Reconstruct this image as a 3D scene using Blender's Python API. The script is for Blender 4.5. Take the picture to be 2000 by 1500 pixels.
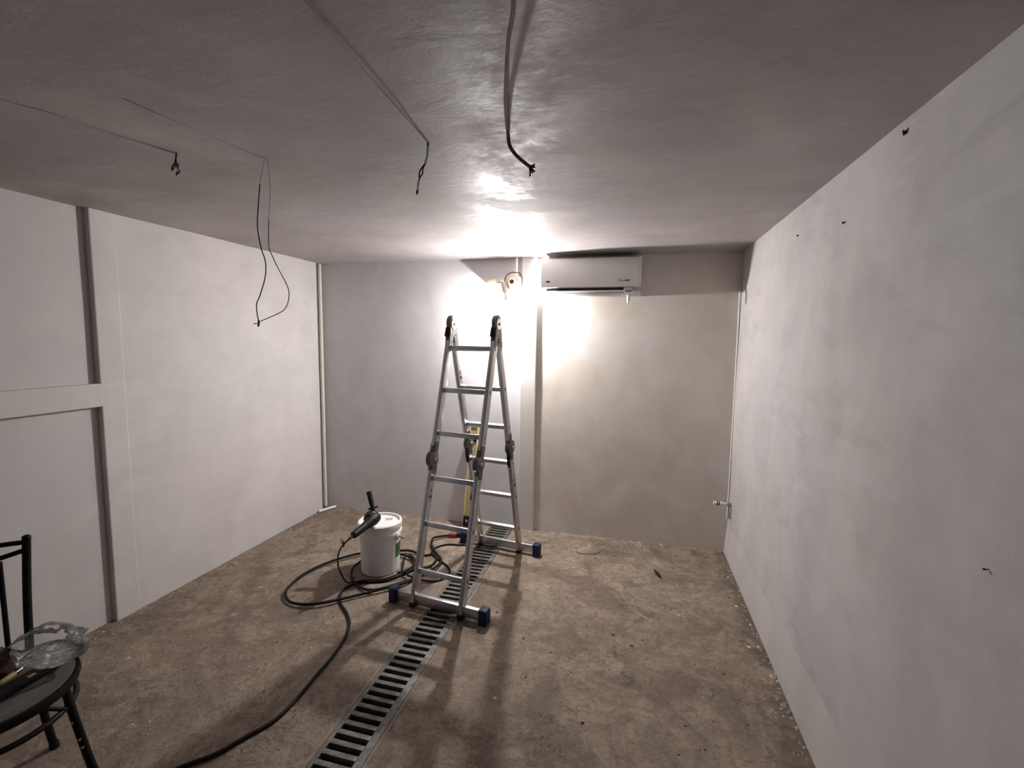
import bpy, bmesh, math, random
from mathutils import Vector, Matrix, noise
random.seed(7)
for o in list(bpy.data.objects): bpy.data.objects.remove(o)
S = bpy.context.scene
COL = S.collection
PI = math.pi

# ------------------------------------------------------------------ camera, world, exposure
F_PX, YAW, PITCH, ROLL, CAMZ = 914.436, 0.2512445, 0.0957203, 0.0123206, 1.6
cam_d = bpy.data.cameras.new('camera'); cam = bpy.data.objects.new('camera', cam_d); COL.objects.link(cam)
cam_d.sensor_fit = 'HORIZONTAL'; cam_d.sensor_width = 36.0; cam_d.lens = F_PX / 2000 * 36.0
cam_d.clip_start = 0.02
fw = Vector((-math.sin(YAW) * math.cos(PITCH), math.cos(YAW) * math.cos(PITCH), -math.sin(PITCH)))
rt = Vector((math.cos(YAW), math.sin(YAW), 0)); up = rt.cross(fw)
r2 = rt * math.cos(ROLL) + up * math.sin(ROLL); u2 = up * math.cos(ROLL) - rt * math.sin(ROLL)
cam.matrix_world = Matrix(((r2.x, u2.x, -fw.x, 0), (r2.y, u2.y, -fw.y, 0), (r2.z, u2.z, -fw.z, CAMZ), (0, 0, 0, 1)))
S.camera = cam
wd = bpy.data.worlds.new('world'); S.world = wd; wd.use_nodes = True
wd.node_tree.nodes['Background'].inputs[0].default_value = (0.62, 0.74, 1.0, 1)
wd.node_tree.nodes['Background'].inputs[1].default_value = 0.8
BULB = 9600.0
S.view_settings.view_transform = 'Standard'; S.view_settings.look = 'None'
S.view_settings.gamma = 1.0; S.view_settings.use_curve_mapping = False
S.view_settings.exposure = 0.0

# ------------------------------------------------------------------ room numbers (metres)
XL, XR, YB, ZC, YF = -2.741, 0.743, 3.748, 2.248, -3.4

# ------------------------------------------------------------------ materials
def mat(name, build=None, col=(.5, .5, .5), rough=.6, metal=0., spec=.5):
    m = bpy.data.materials.new(name); m.use_nodes = True
    nt = m.node_tree; b = nt.nodes['Principled BSDF']
    b.inputs['Base Color'].default_value = (*col, 1); b.inputs['Roughness'].default_value = rough
    b.inputs['Metallic'].default_value = metal; b.inputs['Specular IOR Level'].default_value = spec
    if build: build(nt, b)
    return m
class NT:
    def __init__(s, nt): s.nt = nt; s.tc = nt.nodes.new('ShaderNodeTexCoord')
    def n(s, t, **k):
        x = s.nt.nodes.new(t)
        for a, v in k.items(): setattr(x, a, v)
        return x
    def link(s, a, b): s.nt.links.new(a, b)
    def mapping(s, scale=(1, 1, 1), loc=(0, 0, 0), rot=(0, 0, 0)):
        mp = s.n('ShaderNodeMapping'); mp.inputs['Scale'].default_value = scale; mp.inputs['Location'].default_value = loc
        mp.inputs['Rotation'].default_value = rot
        s.link(s.tc.outputs['Object'], mp.inputs['Vector']); return mp.outputs[0]
    def noise(s, scale, detail=4, rough=.55, dist=0., stretch=None, loc=(0, 0, 0), rot=(0, 0, 0)):
        x = s.n('ShaderNodeTexNoise'); x.inputs['Scale'].default_value = scale; x.inputs['Detail'].default_value = detail
        x.inputs['Roughness'].default_value = rough; x.inputs['Distortion'].default_value = dist
        s.link(s.mapping(stretch or (1, 1, 1), loc, rot), x.inputs['Vector']); return x.outputs['Fac']
    def ramp(s, fac, stops):
        r = s.n('ShaderNodeValToRGB'); e = r.color_ramp.elements
        while len(e) < len(stops): e.new(.5)
        for i, (p, c) in enumerate(stops):
            e[i].position = p; e[i].color = (*c, 1) if len(c) == 3 else c
        s.link(fac, r.inputs[0]); return r.outputs[0]
    def mix(s, fac, a, b, mode='MIX'):
        x = s.n('ShaderNodeMix', data_type='RGBA', blend_type=mode)
        for v, i in ((fac, 0), (a, 6), (b, 7)):
            if isinstance(v, (int, float)): x.inputs[i].default_value = v
            elif isinstance(v, tuple): x.inputs[i].default_value = (*v, 1)
            else: s.link(v, x.inputs[i])
        return x.outputs[2]
    def math(s, op, a, b=0.):
        x = s.n('ShaderNodeMath', operation=op)
        for i, v in enumerate((a, b)):
            if isinstance(v, (int, float)): x.inputs[i].default_value = v
            else: s.link(v, x.inputs[i])
        return x.outputs[0]
    def bump(s, bsdf, h, strength, dist=.01):
        b = s.n('ShaderNodeBump'); b.inputs['Strength'].default_value = strength; b.inputs['Distance'].default_value = dist
        s.link(h, b.inputs['Height']); s.link(b.outputs[0], bsdf.inputs['Normal'])
W = lambda v: (v, v, v)

def plaster(base, dark, cool, streak=(1, 1, .35), amount=1., seed=0., bumps=.10, strokes=0., right=None, right2=None):
    pale = tuple(min(1, v * 1.09) for v in base)
    def build(nt, b):
        t = NT(nt)
        big = t.noise(1.1, 5, .6, .6, loc=(seed, 0, 0))
        st = t.noise(2.6, 6, .55, .7, stretch=streak, loc=(0, seed, 0), rot=(.35, 0, 0))
        blot = t.noise(3.3, 5, .5, .6, loc=(seed, 2, 4)); speck = t.noise(55, 3, .7, 0, loc=(0, 0, seed))
        fine = t.noise(16, 5, .6, .3)
        c = t.mix(t.ramp(big, [(.38, W(0)), (.66, W(1))]), base, cool)
        c = t.mix(t.math('MULTIPLY', t.ramp(st, [(.42, W(0)), (.75, W(1))]), .75 * amount), c, dark)
        if strokes:
            sk = t.noise(5.5, 5, .6, .5, stretch=(1, .45, 1.5), loc=(1, 5, seed), rot=(.85, 0, 0)); zone = t.noise(1.2, 3, .5, .3, loc=(3, seed, 8))
            am = t.math('MULTIPLY', t.ramp(zone, [(.42, W(.25)), (.62, W(1))]), strokes)
            c = t.mix(t.math('MULTIPLY', t.ramp(sk, [(.54, W(0)), (.68, W(1))]), am), c, tuple(v * 1.16 for v in cool))
            c = t.mix(t.math('MULTIPLY', t.ramp(sk, [(.32, W(1)), (.46, W(0))]), am), c, tuple(v * .95 for v in dark))
        if right is not None:
            sx = t.n('ShaderNodeSeparateXYZ'); t.link(t.tc.outputs['Object'], sx.inputs[0])
            c = t.mix(t.ramp(t.math('ADD', t.math('ADD', sx.outputs[0], 1.35), t.math('MULTIPLY', big, .0)), [(.47, W(0)), (.55, W(1))]), c, t.mix(t.math('MULTIPLY', t.ramp(st, [(.4, W(0)), (.75, W(1))]), .8), right, right2))
        c = t.mix(t.math('MULTIPLY', t.ramp(blot, [(.48, W(0)), (.68, W(1))]), .45), c, pale)
        c = t.mix(t.math('MULTIPLY', t.ramp(fine, [(.45, W(0)), (.8, W(1))]), .22), c, dark)
        c = t.mix(t.math('MULTIPLY', t.ramp(speck, [(.73, W(0)), (.78, W(1))]), .5), c, tuple(v * .6 for v in dark))
        t.link(c, b.inputs['Base Color']); b.inputs['Roughness'].default_value = .82
        h = t.math('ADD', t.math('MULTIPLY', st, 1.2), t.math('ADD', t.math('MULTIPLY', fine, .35), t.math('MULTIPLY', t.noise(90, 3), .08)))
        t.bump(b, h, bumps, .02)
    return build
M = {}
M['plaster_left'] = mat('plaster_left', plaster((.61, .575, .555), (.51, .475, .455), (.575, .555, .545), seed=3.1, amount=.8, strokes=.35))
M['plaster_recess'] = mat('plaster_recess', plaster((.58, .55, .53), (.49, .46, .44), (.545, .53, .525), seed=8.3, amount=.7))
M['plaster_back'] = mat('plaster_back', plaster((.68, .665, .675), (.56, .545, .545), (.65, .65, .685), (1, 1, .6), seed=12.7, right=(.66, .60, .537), right2=(.54, .482, .425)))
M['plaster_right'] = mat('plaster_right', plaster((.50, .47, .453), (.365, .345, .333), (.43, .435, .438), (1, 1.0, .42), seed=21.9, amount=1.1, bumps=.12, strokes=.6))
M['plaster_trim'] = mat('plaster_trim', plaster((.66, .62, .585), (.54, .50, .465), (.63, .60, .58), seed=5.5, amount=.5))
M['plaster_foot'] = mat('plaster_foot', plaster((.50, .47, .443), (.39, .365, .345), (.46, .445, .435), seed=15.5, amount=.8))

def b_ceiling(nt, b):
    t = NT(nt)
    big = t.noise(.9, 5, .6, .8); tro = t.noise(2.4, 6, .58, .5, stretch=(.8, 1.2, 1)); fine = t.noise(30, 6, .65, .4)
    c = t.mix(t.ramp(big, [(.36, W(0)), (.66, W(1))]), (.42, .38, .358), (.365, .34, .35))
    c = t.mix(t.math('MULTIPLY', t.ramp(tro, [(.45, W(0)), (.72, W(1))]), .6), c, (.295, .267, .255))
    t.link(c, b.inputs['Base Color'])
    patch = t.noise(1.7, 4, .6, .5, loc=(4, 1, 0))
    t.link(t.ramp(t.math('ADD', t.math('MULTIPLY', patch, .75), t.math('MULTIPLY', fine, .25)), [(.38, W(.40)), (.56, W(.74))]), b.inputs['Roughness'])
    b.inputs['Specular IOR Level'].default_value = .42
    h = t.math('ADD', t.math('MULTIPLY', t.math('ADD', tro, t.math('MULTIPLY', t.noise(7.5, 4, .55, .8, stretch=(.7, 1.3, 1)), .45)), 1.7), t.math('ADD', t.math('MULTIPLY', fine, .34), t.math('MULTIPLY', t.noise(110, 3), .10)))
    t.bump(b, h, .19, .012)
M['ceiling'] = mat('ceiling_plaster', b_ceiling)

def b_floor(nt, b):
    t = NT(nt)
    big = t.noise(1.5, 6, .62, .7); mid = t.noise(7.0, 8, .72, .7); fine = t.noise(48, 6, .75); stain = t.noise(3.1, 9, .72, 1.1, loc=(7, 3, 0))
    white = t.noise(9, 8, .75, .5, loc=(1, 9, 0)); red = t.noise(1.3, 5, .6, .5, loc=(3.2, 5.5, 0)); cr = t.noise(4.2, 7, .65, 1.8, loc=(2, 2, 5))
    grain = t.noise(17, 7, .75, .4, loc=(3, 8, 2))
    c = t.mix(t.ramp(big, [(.33, W(0)), (.68, W(1))]), (0.204, 0.153, 0.112), (0.280, 0.219, 0.164))
    c = t.mix(t.math('MULTIPLY', t.ramp(mid, [(.46, W(0)), (.60, W(1))]), .8), c, (0.356, 0.286, 0.220))
    c = t.mix(t.math('MULTIPLY', t.ramp(red, [(.56, W(0)), (.72, W(1))]), .45), c, (0.204, 0.118, 0.084))
    c = t.mix(t.math('MULTIPLY', t.ramp(stain, [(.49, W(0)), (.60, W(1))]), .62), c, (0.114, 0.080, 0.057))
    c = t.mix(t.math('MULTIPLY', t.ramp(grain, [(.50, W(0)), (.62, W(1))]), .6), c, (0.128, 0.091, 0.066))
    c = t.mix(t.math('MULTIPLY', t.ramp(white, [(.60, W(0)), (.68, W(1))]), .6), c, (0.424, 0.360, 0.296))
    crk = t.ramp(t.math('ABSOLUTE', t.math('SUBTRACT', cr, .5)), [(0., W(1)), (.008, W(0))])
    crk = t.math('MULTIPLY', crk, t.ramp(t.noise(2.6, 4, .7, loc=(6, 6, 1)), [(.52, W(0)), (.58, W(1))]))
    c = t.mix(t.math('MULTIPLY', crk, .7), c, (0.064, 0.046, 0.033))
    c = t.mix(t.math('MULTIPLY', t.ramp(fine, [(.5, W(0)), (.66, W(1))]), .6), c, (0.099, 0.071, 0.051))
    # damp, ragged edge along the foot of the right wall
    sx = t.n('ShaderNodeSeparateXYZ'); t.link(t.tc.outputs['Object'], sx.inputs[0])
    dmp = t.math('ADD', sx.outputs[0], t.math('MULTIPLY', t.noise(6, 6, .6, .4, loc=(9, 1, 1)), .42))
    damp = t.ramp(dmp, [(.855, W(0)), (.90, W(1))])
    c = t.mix(t.math('MULTIPLY', damp, .62), c, (0.087, 0.061, 0.043))
    t.link(c, b.inputs['Base Color']); t.link(t.ramp(mid, [(.3, W(.62)), (.7, W(.9))]), b.inputs['Roughness'])
    h = t.math('ADD', t.math('ADD', t.math('MULTIPLY', big, .8), t.math('MULTIPLY', mid, .5)), t.math('SUBTRACT', t.math('ADD', t.math('MULTIPLY', fine, .16), t.math('MULTIPLY', grain, .3)), t.math('MULTIPLY', crk, .25)))
    t.bump(b, h, .7, .03)
M['floor'] = mat('floor_concrete', b_floor)

def mottled(c1, c2, scale, rough, metal=0., bump=.1, spec=.5, r2=None):
    def build(nt, b):
        t = NT(nt); n = t.noise(scale, 5, .62, .4)
        t.link(t.ramp(n, [(.35, c1), (.7, c2)]), b.inputs['Base Color']); b.inputs['Metallic'].default_value = metal
        t.link(t.ramp(t.noise(scale * 1.7, 3), [(.3, W(rough)), (.75, W(r2 or min(1, rough + .15)))]), b.inputs['Roughness'])
        b.inputs['Specular IOR Level'].default_value = spec
        if bump: t.bump(b, t.noise(scale * 6, 3), bump, .002)
    return build
def simple(k, c1, c2=None, scale=20, rough=.5, metal=0., bump=.08, spec=.5):
    M[k] = mat(k, mottled(c1, c2 or tuple(v * .82 for v in c1), scale, rough, metal, bump, spec))
simple('aluminium', (.60, .605, .62), (.52, .525, .54), 14, .33, 1., .05)
simple('hinge_steel', (.19, .18, .155), (.14, .13, .11), 22, .34, 1., .05)
simple('chrome', (.85, .85, .85), (.78, .78, .78), 20, .15, 1., 0)
simple('black_plastic', (.006, .006, .0065), (.011, .011, .012), 30, .45, 0, .08, .25)
simple('blue_rubber', (.008, .016, .06), (.012, .022, .075), 30, .5, 0, .08, .3)
simple('bucket_white', (.86, .86, .86), (.78, .775, .77), 9, .38, 0, .03)
simple('lid_white', (.80, .79, .76), (.70, .67, .62), 11, .42, 0, .03)
simple('label_green', (.05, .12, .04), (.09, .17, .06), 60, .5)
simple('paper_tan', (.50, .40, .28), (.42, .33, .22), 60, .8)
simple('cord_rubber', (.007, .0065, .006), (.014, .012, .011), 30, .6, 0, .08, .2)
simple('plug_orange', (.30, .085, .05), (.22, .06, .035), 40, .5)
simple('ac_white', (.78, .765, .755), (.74, .725, .715), 6, .32, 0, 0)
simple('ac_grey', (.60, .585, .575), (.55, .54, .53), 8, .4, 0, 0)
simple('dark_void', (.012, .012, .012), (.02, .02, .02), 20, .6)
simple('print_black', (.015, .015, .015), (.02, .02, .02), 20, .5, 0, 0)
simple('pvc_white', (.74, .69, .63), (.64, .59, .53), 10, .5)
simple('pvc_clean', (.82, .81, .78), (.76, .75, .72), 10, .4)
simple('cream_plastic', (.62, .53, .44), (.52, .43, .35), 24, .55)
simple('grate_steel', (.085, .08, .07), (.22, .212, .195), 26, .45, .6, .3)
simple('pit_black', (.006, .005, .004), (.012, .01, .009), 14, .95)  # near-black trench lining, so the grate slots read black
simple('level_yellow', (.46, .37, .18), (.36, .28, .12), 14, .45)
simple('level_cream', (.66, .56, .34), (.58, .48, .27), 14, .45)
simple('orange_end', (.45, .17, .06), (.36, .13, .05), 20, .5)
simple('chair_black', (.004, .0036, .0035), (.011, .009, .008), 18, .45, 0, .08, .2)
simple('seat_worn', (.10, .09, .085), (.17, .155, .145), 9, .55, 0, .08, .25)
simple('maroon_cloth', (.05, .022, .022), (.085, .036, .036), 14, .9, 0, .3)
simple('wire_black', (.008, .007, .007), (.015, .013, .012), 40, .5, 0, .08, .3)
simple('wire_grey', (.16, .145, .14), (.11, .10, .095), 40, .6)
simple('wire_white', (.62, .59, .57), (.52, .49, .48), 40, .6)
simple('wire_blue', (.50, .62, .80), (.58, .68, .84), 40, .45)
simple('conduit_dark', (.085, .068, .06), (.14, .115, .105), 26, .6, 0, .3)
simple('chase_fill', (.33, .30, .295), (.38, .345, .335), 16, .7, 0, .4)
simple('run_fill', (.20, .18, .18), (.26, .235, .23), 16, .9, 0, .4, .2)
simple('crumb', (.40, .35, .30), (.20, .16, .13), 60, .9)
simple('crumb_light', (.70, .66, .60), (.55, .50, .45), 60, .9)
simple('crumb_dark', (.05, .038, .03), (.10, .075, .055), 60, .9)
simple('brass', (.45, .36, .22), (.33, .26, .16), 30, .4, .9)
simple('orange_label', (.55, .25, .06), (.5, .3, .12), 40, .6)
simple('concrete_edge', (.30, .245, .195), (.20, .16, .125), 20, .9, 0, .4)
def b_film(nt, b):
    t = NT(nt); nt.nodes.remove(b); out = nt.nodes['Material Output']
    tr = t.n('ShaderNodeBsdfTransparent'); gl = t.n('ShaderNodeBsdfGlossy'); gl.inputs['Roughness'].default_value = .16
    df = t.n('ShaderNodeBsdfTranslucent'); df.inputs['Color'].default_value = (.8, .8, .8, 1)
    df2 = t.n('ShaderNodeBsdfDiffuse'); df2.inputs['Color'].default_value = (.75, .74, .73, 1)
    bm_ = t.n('ShaderNodeBump'); bm_.inputs['Strength'].default_value = .8; bm_.inputs['Distance'].default_value = .02
    t.link(t.noise(26, 4, .6, 1.2), bm_.inputs['Height']); t.link(bm_.outputs[0], gl.inputs['Normal'])
    m0 = t.n('ShaderNodeMixShader'); m0.inputs[0].default_value = .6; t.link(df.outputs[0], m0.inputs[1]); t.link(df2.outputs[0], m0.inputs[2])
    m1 = t.n('ShaderNodeMixShader'); m1.inputs[0].default_value = .13; t.link(tr.outputs[0], m1.inputs[1]); t.link(m0.outputs[0], m1.inputs[2])
    fr = t.n('ShaderNodeFresnel'); fr.inputs['IOR'].default_value = 1.45
    m2 = t.n('ShaderNodeMixShader'); t.link(fr.outputs[0], m2.inputs[0]); t.link(m1.outputs[0], m2.inputs[1]); t.link(gl.outputs[0], m2.inputs[2])
    t.link(m2.outputs[0], out.inputs['Surface'])
M['film'] = mat('clear_film', b_film)
def b_bulb(nt, b):
    t = NT(nt); nt.nodes.remove(b); e = t.n('ShaderNodeEmission'); e.inputs['Strength'].default_value = BULB
    e.inputs['Color'].default_value = (1.0, .962, .945, 1); t.link(e.outputs[0], nt.nodes['Material Output'].inputs['Surface'])
M['bulb_glow'] = mat('bulb_glow', b_bulb)

# ------------------------------------------------------------------ geometry helpers
class MB:
    """collects shapes; build() links them as one mesh object"""
    def __init__(s): s.bm = bmesh.new()
    def box(s, lo, hi, bev=0., mtx=None, seg=2):
        g = bmesh.ops.create_cube(s.bm, size=1)['verts']
        c = [(a + b) / 2 for a, b in zip(lo, hi)]; d = [b - a for a, b in zip(lo, hi)]
        for v in g: v.co = Vector((v.co.x * d[0] + c[0], v.co.y * d[1] + c[1], v.co.z * d[2] + c[2]))
        if bev:
            es = {e for v in g for e in v.link_edges}
            r = bmesh.ops.bevel(s.bm, geom=list(es), offset=bev, segments=seg, affect='EDGES', profile=.5)
            g = list({v for f in r['faces'] for v in f.verts} | {v for v in g if v.is_valid})
        if mtx:
            for v in g: v.co = mtx @ v.co
        return s
    def beam(s, P, Q, wx, wd, X=Vector((1, 0, 0)), bev=0.):
        P, Q, X = Vector(P), Vector(Q), Vector(X); d = (Q - P); L = d.length; d.normalize()
        Y = d.cross(X).normalized(); X = Y.cross(d)
        m = Matrix(((X.x, Y.x, d.x, P.x), (X.y, Y.y, d.y, P.y), (X.z, Y.z, d.z, P.z), (0, 0, 0, 1)))
        return s.box((-wx / 2, -wd / 2, 0), (wx / 2, wd / 2, L), bev, m)
    def tube(s, pts, r, seg=8, cap=True, smooth=0):
        P = [Vector(p) for p in pts]
        if smooth: P = catmull(P, smooth)
        rr = r if callable(r) else (lambda t: r)
        T = []
        for i in range(len(P)):
            a = P[max(i - 1, 0)]; b = P[min(i + 1, len(P) - 1)]; T.append((b - a).normalized())
        n = T[0].orthogonal().normalized(); rings = []
        for i, p in enumerate(P):
            n = (n - T[i] * n.dot(T[i])).normalized(); b = T[i].cross(n); q = rr(i / max(1, len(P) - 1))
            rings.append([s.bm.verts.new(p + (n * math.cos(2 * PI * k / seg) + b * math.sin(2 * PI * k / seg)) * q) for k in range(seg)])
        for a, b in zip(rings, rings[1:]):
            for k in range(seg): s.bm.faces.new((a[k], a[(k + 1) % seg], b[(k + 1) % seg], b[k]))
        if cap: s.bm.faces.new(rings[0][::-1]); s.bm.faces.new(rings[-1])
        return s
    def lathe(s, prof, seg=32, mtx=None, cap=True):
        rings = []
        for r, z in prof:
            rings.append([s.bm.verts.new((mtx or Matrix()) @ Vector((r * math.cos(2 * PI * k / seg), r * math.sin(2 * PI * k / seg), z))) for k in range(seg)])
        for a, b in zip(rings, rings[1:]):
            for k in range(seg): s.bm.faces.new((a[k], a[(k + 1) % seg], b[(k + 1) % seg], b[k]))
        if cap: s.bm.faces.new(rings[0][::-1]); s.bm.faces.new(rings[-1])
        return s
    def prism(s, poly, axis, a, b, bev=0.):
        """polygon in the two other axes, extruded along axis from a to b"""
        def mk(p, t):
            v = list(p); v.insert(axis, t); return s.bm.verts.new(v)
        A = [mk(p, a) for p in poly]; B = [mk(p, b) for p in poly]; n = len(poly); fs = []
        fs.append(s.bm.faces.new(A[::-1])); fs.append(s.bm.faces.new(B))
        for i in range(n): fs.append(s.bm.faces.new((A[i], A[(i + 1) % n], B[(i + 1) % n], B[i])))
        if bev: bmesh.ops.bevel(s.bm, geom=list({e for f in fs[:2] for e in f.edges}), offset=bev, segments=2, affect='EDGES', profile=.5)
        return s
    def build(s, name, m, parent=None, smooth=None, origin=None):
        bmesh.ops.recalc_face_normals(s.bm, faces=s.bm.faces[:])
        me = bpy.data.meshes.new(name)
        if origin is not None: bmesh.ops.translate(s.bm, verts=s.bm.verts[:], vec=-Vector(origin))
        s.bm.to_mesh(me); s.bm.free(); me.materials.append(M[m])
        if smooth:
            me.shade_smooth()
            me.set_sharp_from_angle(angle=math.radians(smooth))
        o = bpy.data.objects.new(name, me); COL.objects.link(o)
        if origin is not None: o.location = origin
        if parent: o.parent = parent
        return o
def catmull(P, k):
    out = []
    for i in range(len(P) - 1):
        p0 = P[max(i - 1, 0)]; p1 = P[i]; p2 = P[i + 1]; p3 = P[min(i + 2, len(P) - 1)]
        for j in range(k):
            t = j / k
            out.append(.5 * ((2 * p1) + (p2 - p0) * t + (2 * p0 - 5 * p1 + 4 * p2 - p3) * t * t + (3 * p1 - p0 - 3 * p2 + p3) * t ** 3))
    out.append(P[-1]); return out
def frame(P, Q, X=(0, 0, 1)):
    """matrix whose z runs from P to Q"""
    P, Q = Vector(P), Vector(Q); d = (Q - P).normalized(); X = Vector(X)
    Y = d.cross(X).normalized(); X = Y.cross(d)
    return Matrix(((X.x, Y.x, d.x, P.x), (X.y, Y.y, d.y, P.y), (X.z, Y.z, d.z, P.z), (0, 0, 0, 1)))
def tag(o, label, cat, group=None, kind=None):
    o['label'] = label; o['category'] = cat
    if group: o['group'] = group
    if kind: o['kind'] = kind
    return o
def thing(name, label, cat, loc=(0, 0, 0), rz=0, group=None):
    o = bpy.data.objects.new(name, None); COL.objects.link(o); o.empty_display_size = .05
    o.location = loc; o.rotation_euler = (0, 0, rz); return tag(o, label, cat, group)
def struct(o, label, cat): o['kind'] = 'structure'; o['label'] = label; o['category'] = cat; return o

# ------------------------------------------------------------------ room shell
GX0, GX1 = -1.131, -0.922            # trench between the two floor slabs
def wobble(o, amp, axis):            # hand-trowelled unevenness
    me = o.data
    for v in me.vertices:
        n = noise.noise(Vector(v.co) * 1.7) * amp + noise.noise(Vector(v.co) * 5.3) * amp * .35
        v.co[axis] += n
def grid_wall(m, lo, hi, axis, thick, step=.08):
    """a slab whose inner face is finely divided; axis = normal axis, thick signed away from the room"""
    u, v = [a for a in range(3) if a != axis]
    nu = max(1, round((hi[u] - lo[u]) / step)); nv = max(1, round((hi[v] - lo[v]) / step))
    g = {}
    for i in range(nu + 1):
        for j in range(nv + 1):
            p = [0, 0, 0]; p[u] = lo[u] + (hi[u] - lo[u]) * i / nu; p[v] = lo[v] + (hi[v] - lo[v]) * j / nv; p[axis] = lo[axis]
            g[i, j] = m.bm.verts.new(p)
    for i in range(nu):
        for j in range(nv): m.bm.faces.new((g[i, j], g[i + 1, j], g[i + 1, j + 1], g[i, j + 1]))
    a = [lo[u], lo[v]]; b = [hi[u], hi[v]]; k = []
    for (p, q) in ((0, 0), (1, 0), (1, 1), (0, 1)):
        c = [0, 0, 0]; c[u] = b[0] if p else a[0]; c[v] = b[1] if q else a[1]; c[axis] = lo[axis] + thick; k.append(m.bm.verts.new(c))
    m.bm.faces.new(k)
    edges = ([g[i, 0] for i in range(nu + 1)], [g[nu, j] for j in range(nv + 1)], [g[i, nv] for i in range(nu, -1, -1)], [g[0, j] for j in range(nv, -1, -1)])
    for e, (p, q) in zip(edges, ((0, 1), (1, 2), (2, 3), (3, 0))): m.bm.faces.new(e + [k[q], k[p]])
    return m
m = MB()
m.box((XL - .2, YF - .2, -.14), (GX0, YB + .15, 0)); m.box((GX1, YF - .2, -.14), (XR + .15, YB + .15, 0)); m.box((GX0, 3.735, -.14), (GX1, YB + .15, 0))
m.box((GX0, YF - .2, -.14), (GX1, .12, 0)); m.box((GX0, .1, -.16), (GX1, 3.75, -.139))
struct(m.build('floor', 'floor'), 'rough brown stained concrete floor split by a drain trench', 'floor')
o = grid_wall(MB(), (XL - .2, YF - .1, ZC), (XR + .15, YB + .15, ZC), 2, .12, .07).build('ceiling', 'ceiling', smooth=60)
wobble(o, .005, 2); struct(o, 'grey troweled plaster ceiling with glossy patches', 'ceiling')
o = grid_wall(MB(), (XL - .2, YB, -.02), (XR + .15, YB, ZC + .05), 1, .12).build('wall_back', 'plaster_back', smooth=60)
wobble(o, .003, 1); struct(o, 'taupe plastered end wall behind the ladder', 'wall')
o = grid_wall(MB(), (XR, YF - .1, -.02), (XR, YB + .05, ZC + .05), 0, .12).build('wall_right', 'plaster_right', smooth=60)
wobble(o, .006, 0); struct(o, 'long bare plastered wall on the right with grey patches', 'wall')
RD = .034                              # recess depth of the left wall panels
DY0, DY1, DZ = -.95, -.05, 2.02      # doorway added out of view to let in cool light
m = MB(); grid_wall(m, (XL - RD, DY1, -.02), (XL - RD, YB + .1, ZC + .05), 0, -.12, .1)
grid_wall(m, (XL - RD, YF - .1, -.02), (XL - RD, DY0, ZC + .05), 0, -.12, .1); grid_wall(m, (XL - RD, DY0, DZ), (XL - RD, DY1, ZC + .05), 0, -.12, .1)
o = m.build('wall_left', 'plaster_recess', smooth=60); wobble(o, .002, 0); struct(o, 'recessed plaster panels of the left wall beside the chair', 'wall')
COLY0, COLY1, WEND = 1.857, 1.985, 3.655
m = MB(); m.box((XL - RD - .02, COLY1 - .01, -.01), (XL, WEND, ZC + .02), .004)
struct(m.build('trim_1', 'plaster_left', o), 'thick pale plaster face of the left wall', 'wall')
m = MB(); m.box((XL - RD - .02, COLY0, -.01), (XL + .0015, COLY1, ZC + .02), .006)
struct(m.build('trim_2', 'plaster_left', o), 'plastered column strip on the left wall', 'trim')
m = MB(); m.box((XL - RD - .02, DY1 + .06, 1.212), (XL + .002, COLY0 + .01, 1.337), .006)
struct(m.build('trim_3', 'plaster_left', o), 'horizontal plastered beam between the recessed panels', 'trim')
for q in ('trim_1', 'trim_2', 'trim_3'):
    x = bpy.data.objects[q]
    for k in ('category',): del x[k]
m = MB(); m.box((-.886, 3.720, -.01), (-.757, YB + .02, ZC + .02), .006)
struct(m.build('trim_4', 'plaster_trim'), 'vertical plaster pilaster on the end wall beside the air conditioner', 'trim')
m = MB(); m.prism([(XR + .03, -.01), (XR - .018, -.01), (XR - .010, .10), (XR + .001, .24), (XR + .03, .24)], 1, YF, YB)
o = m.build('baseboard_right', 'plaster_foot')
struct(o, 'flared plaster foot along the right wall', 'baseboard')
for v in o.data.vertices: pass
# plaster bead in the right corner
m = MB(); m.tube([(XR - .006, YB - .012, .27), (XR - .004, YB - .010, 1.0), (XR - .007, YB - .009, 2.02)], .007, 8, smooth=4)
struct(m.build('trim_5', 'pvc_white', smooth=60), 'thin pale corner bead in the right back corner', 'trim')
# the wall behind the camera and the added doorway
m = MB(); m.box((XL - .2, YF - .12, -.1), (XR + .15, YF, ZC + .05))
struct(m.build('wall_front', 'concrete_edge'), 'plastered wall behind the viewer', 'wall')
m = MB(); a = XL - RD
m.box((a - .12, DY0 - .05, 0), (a + .015, DY0, DZ + .05), .004); m.box((a - .12, DY1, 0), (a + .015, DY1 + .05, DZ + .05), .004); m.box((a - .12, DY0, DZ), (a + .015, DY1, DZ + .05), .004)
struct(m.build('added_door_1', 'pvc_white'), 'unseen doorway frame added in the left wall to let in cool light', 'door')

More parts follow.
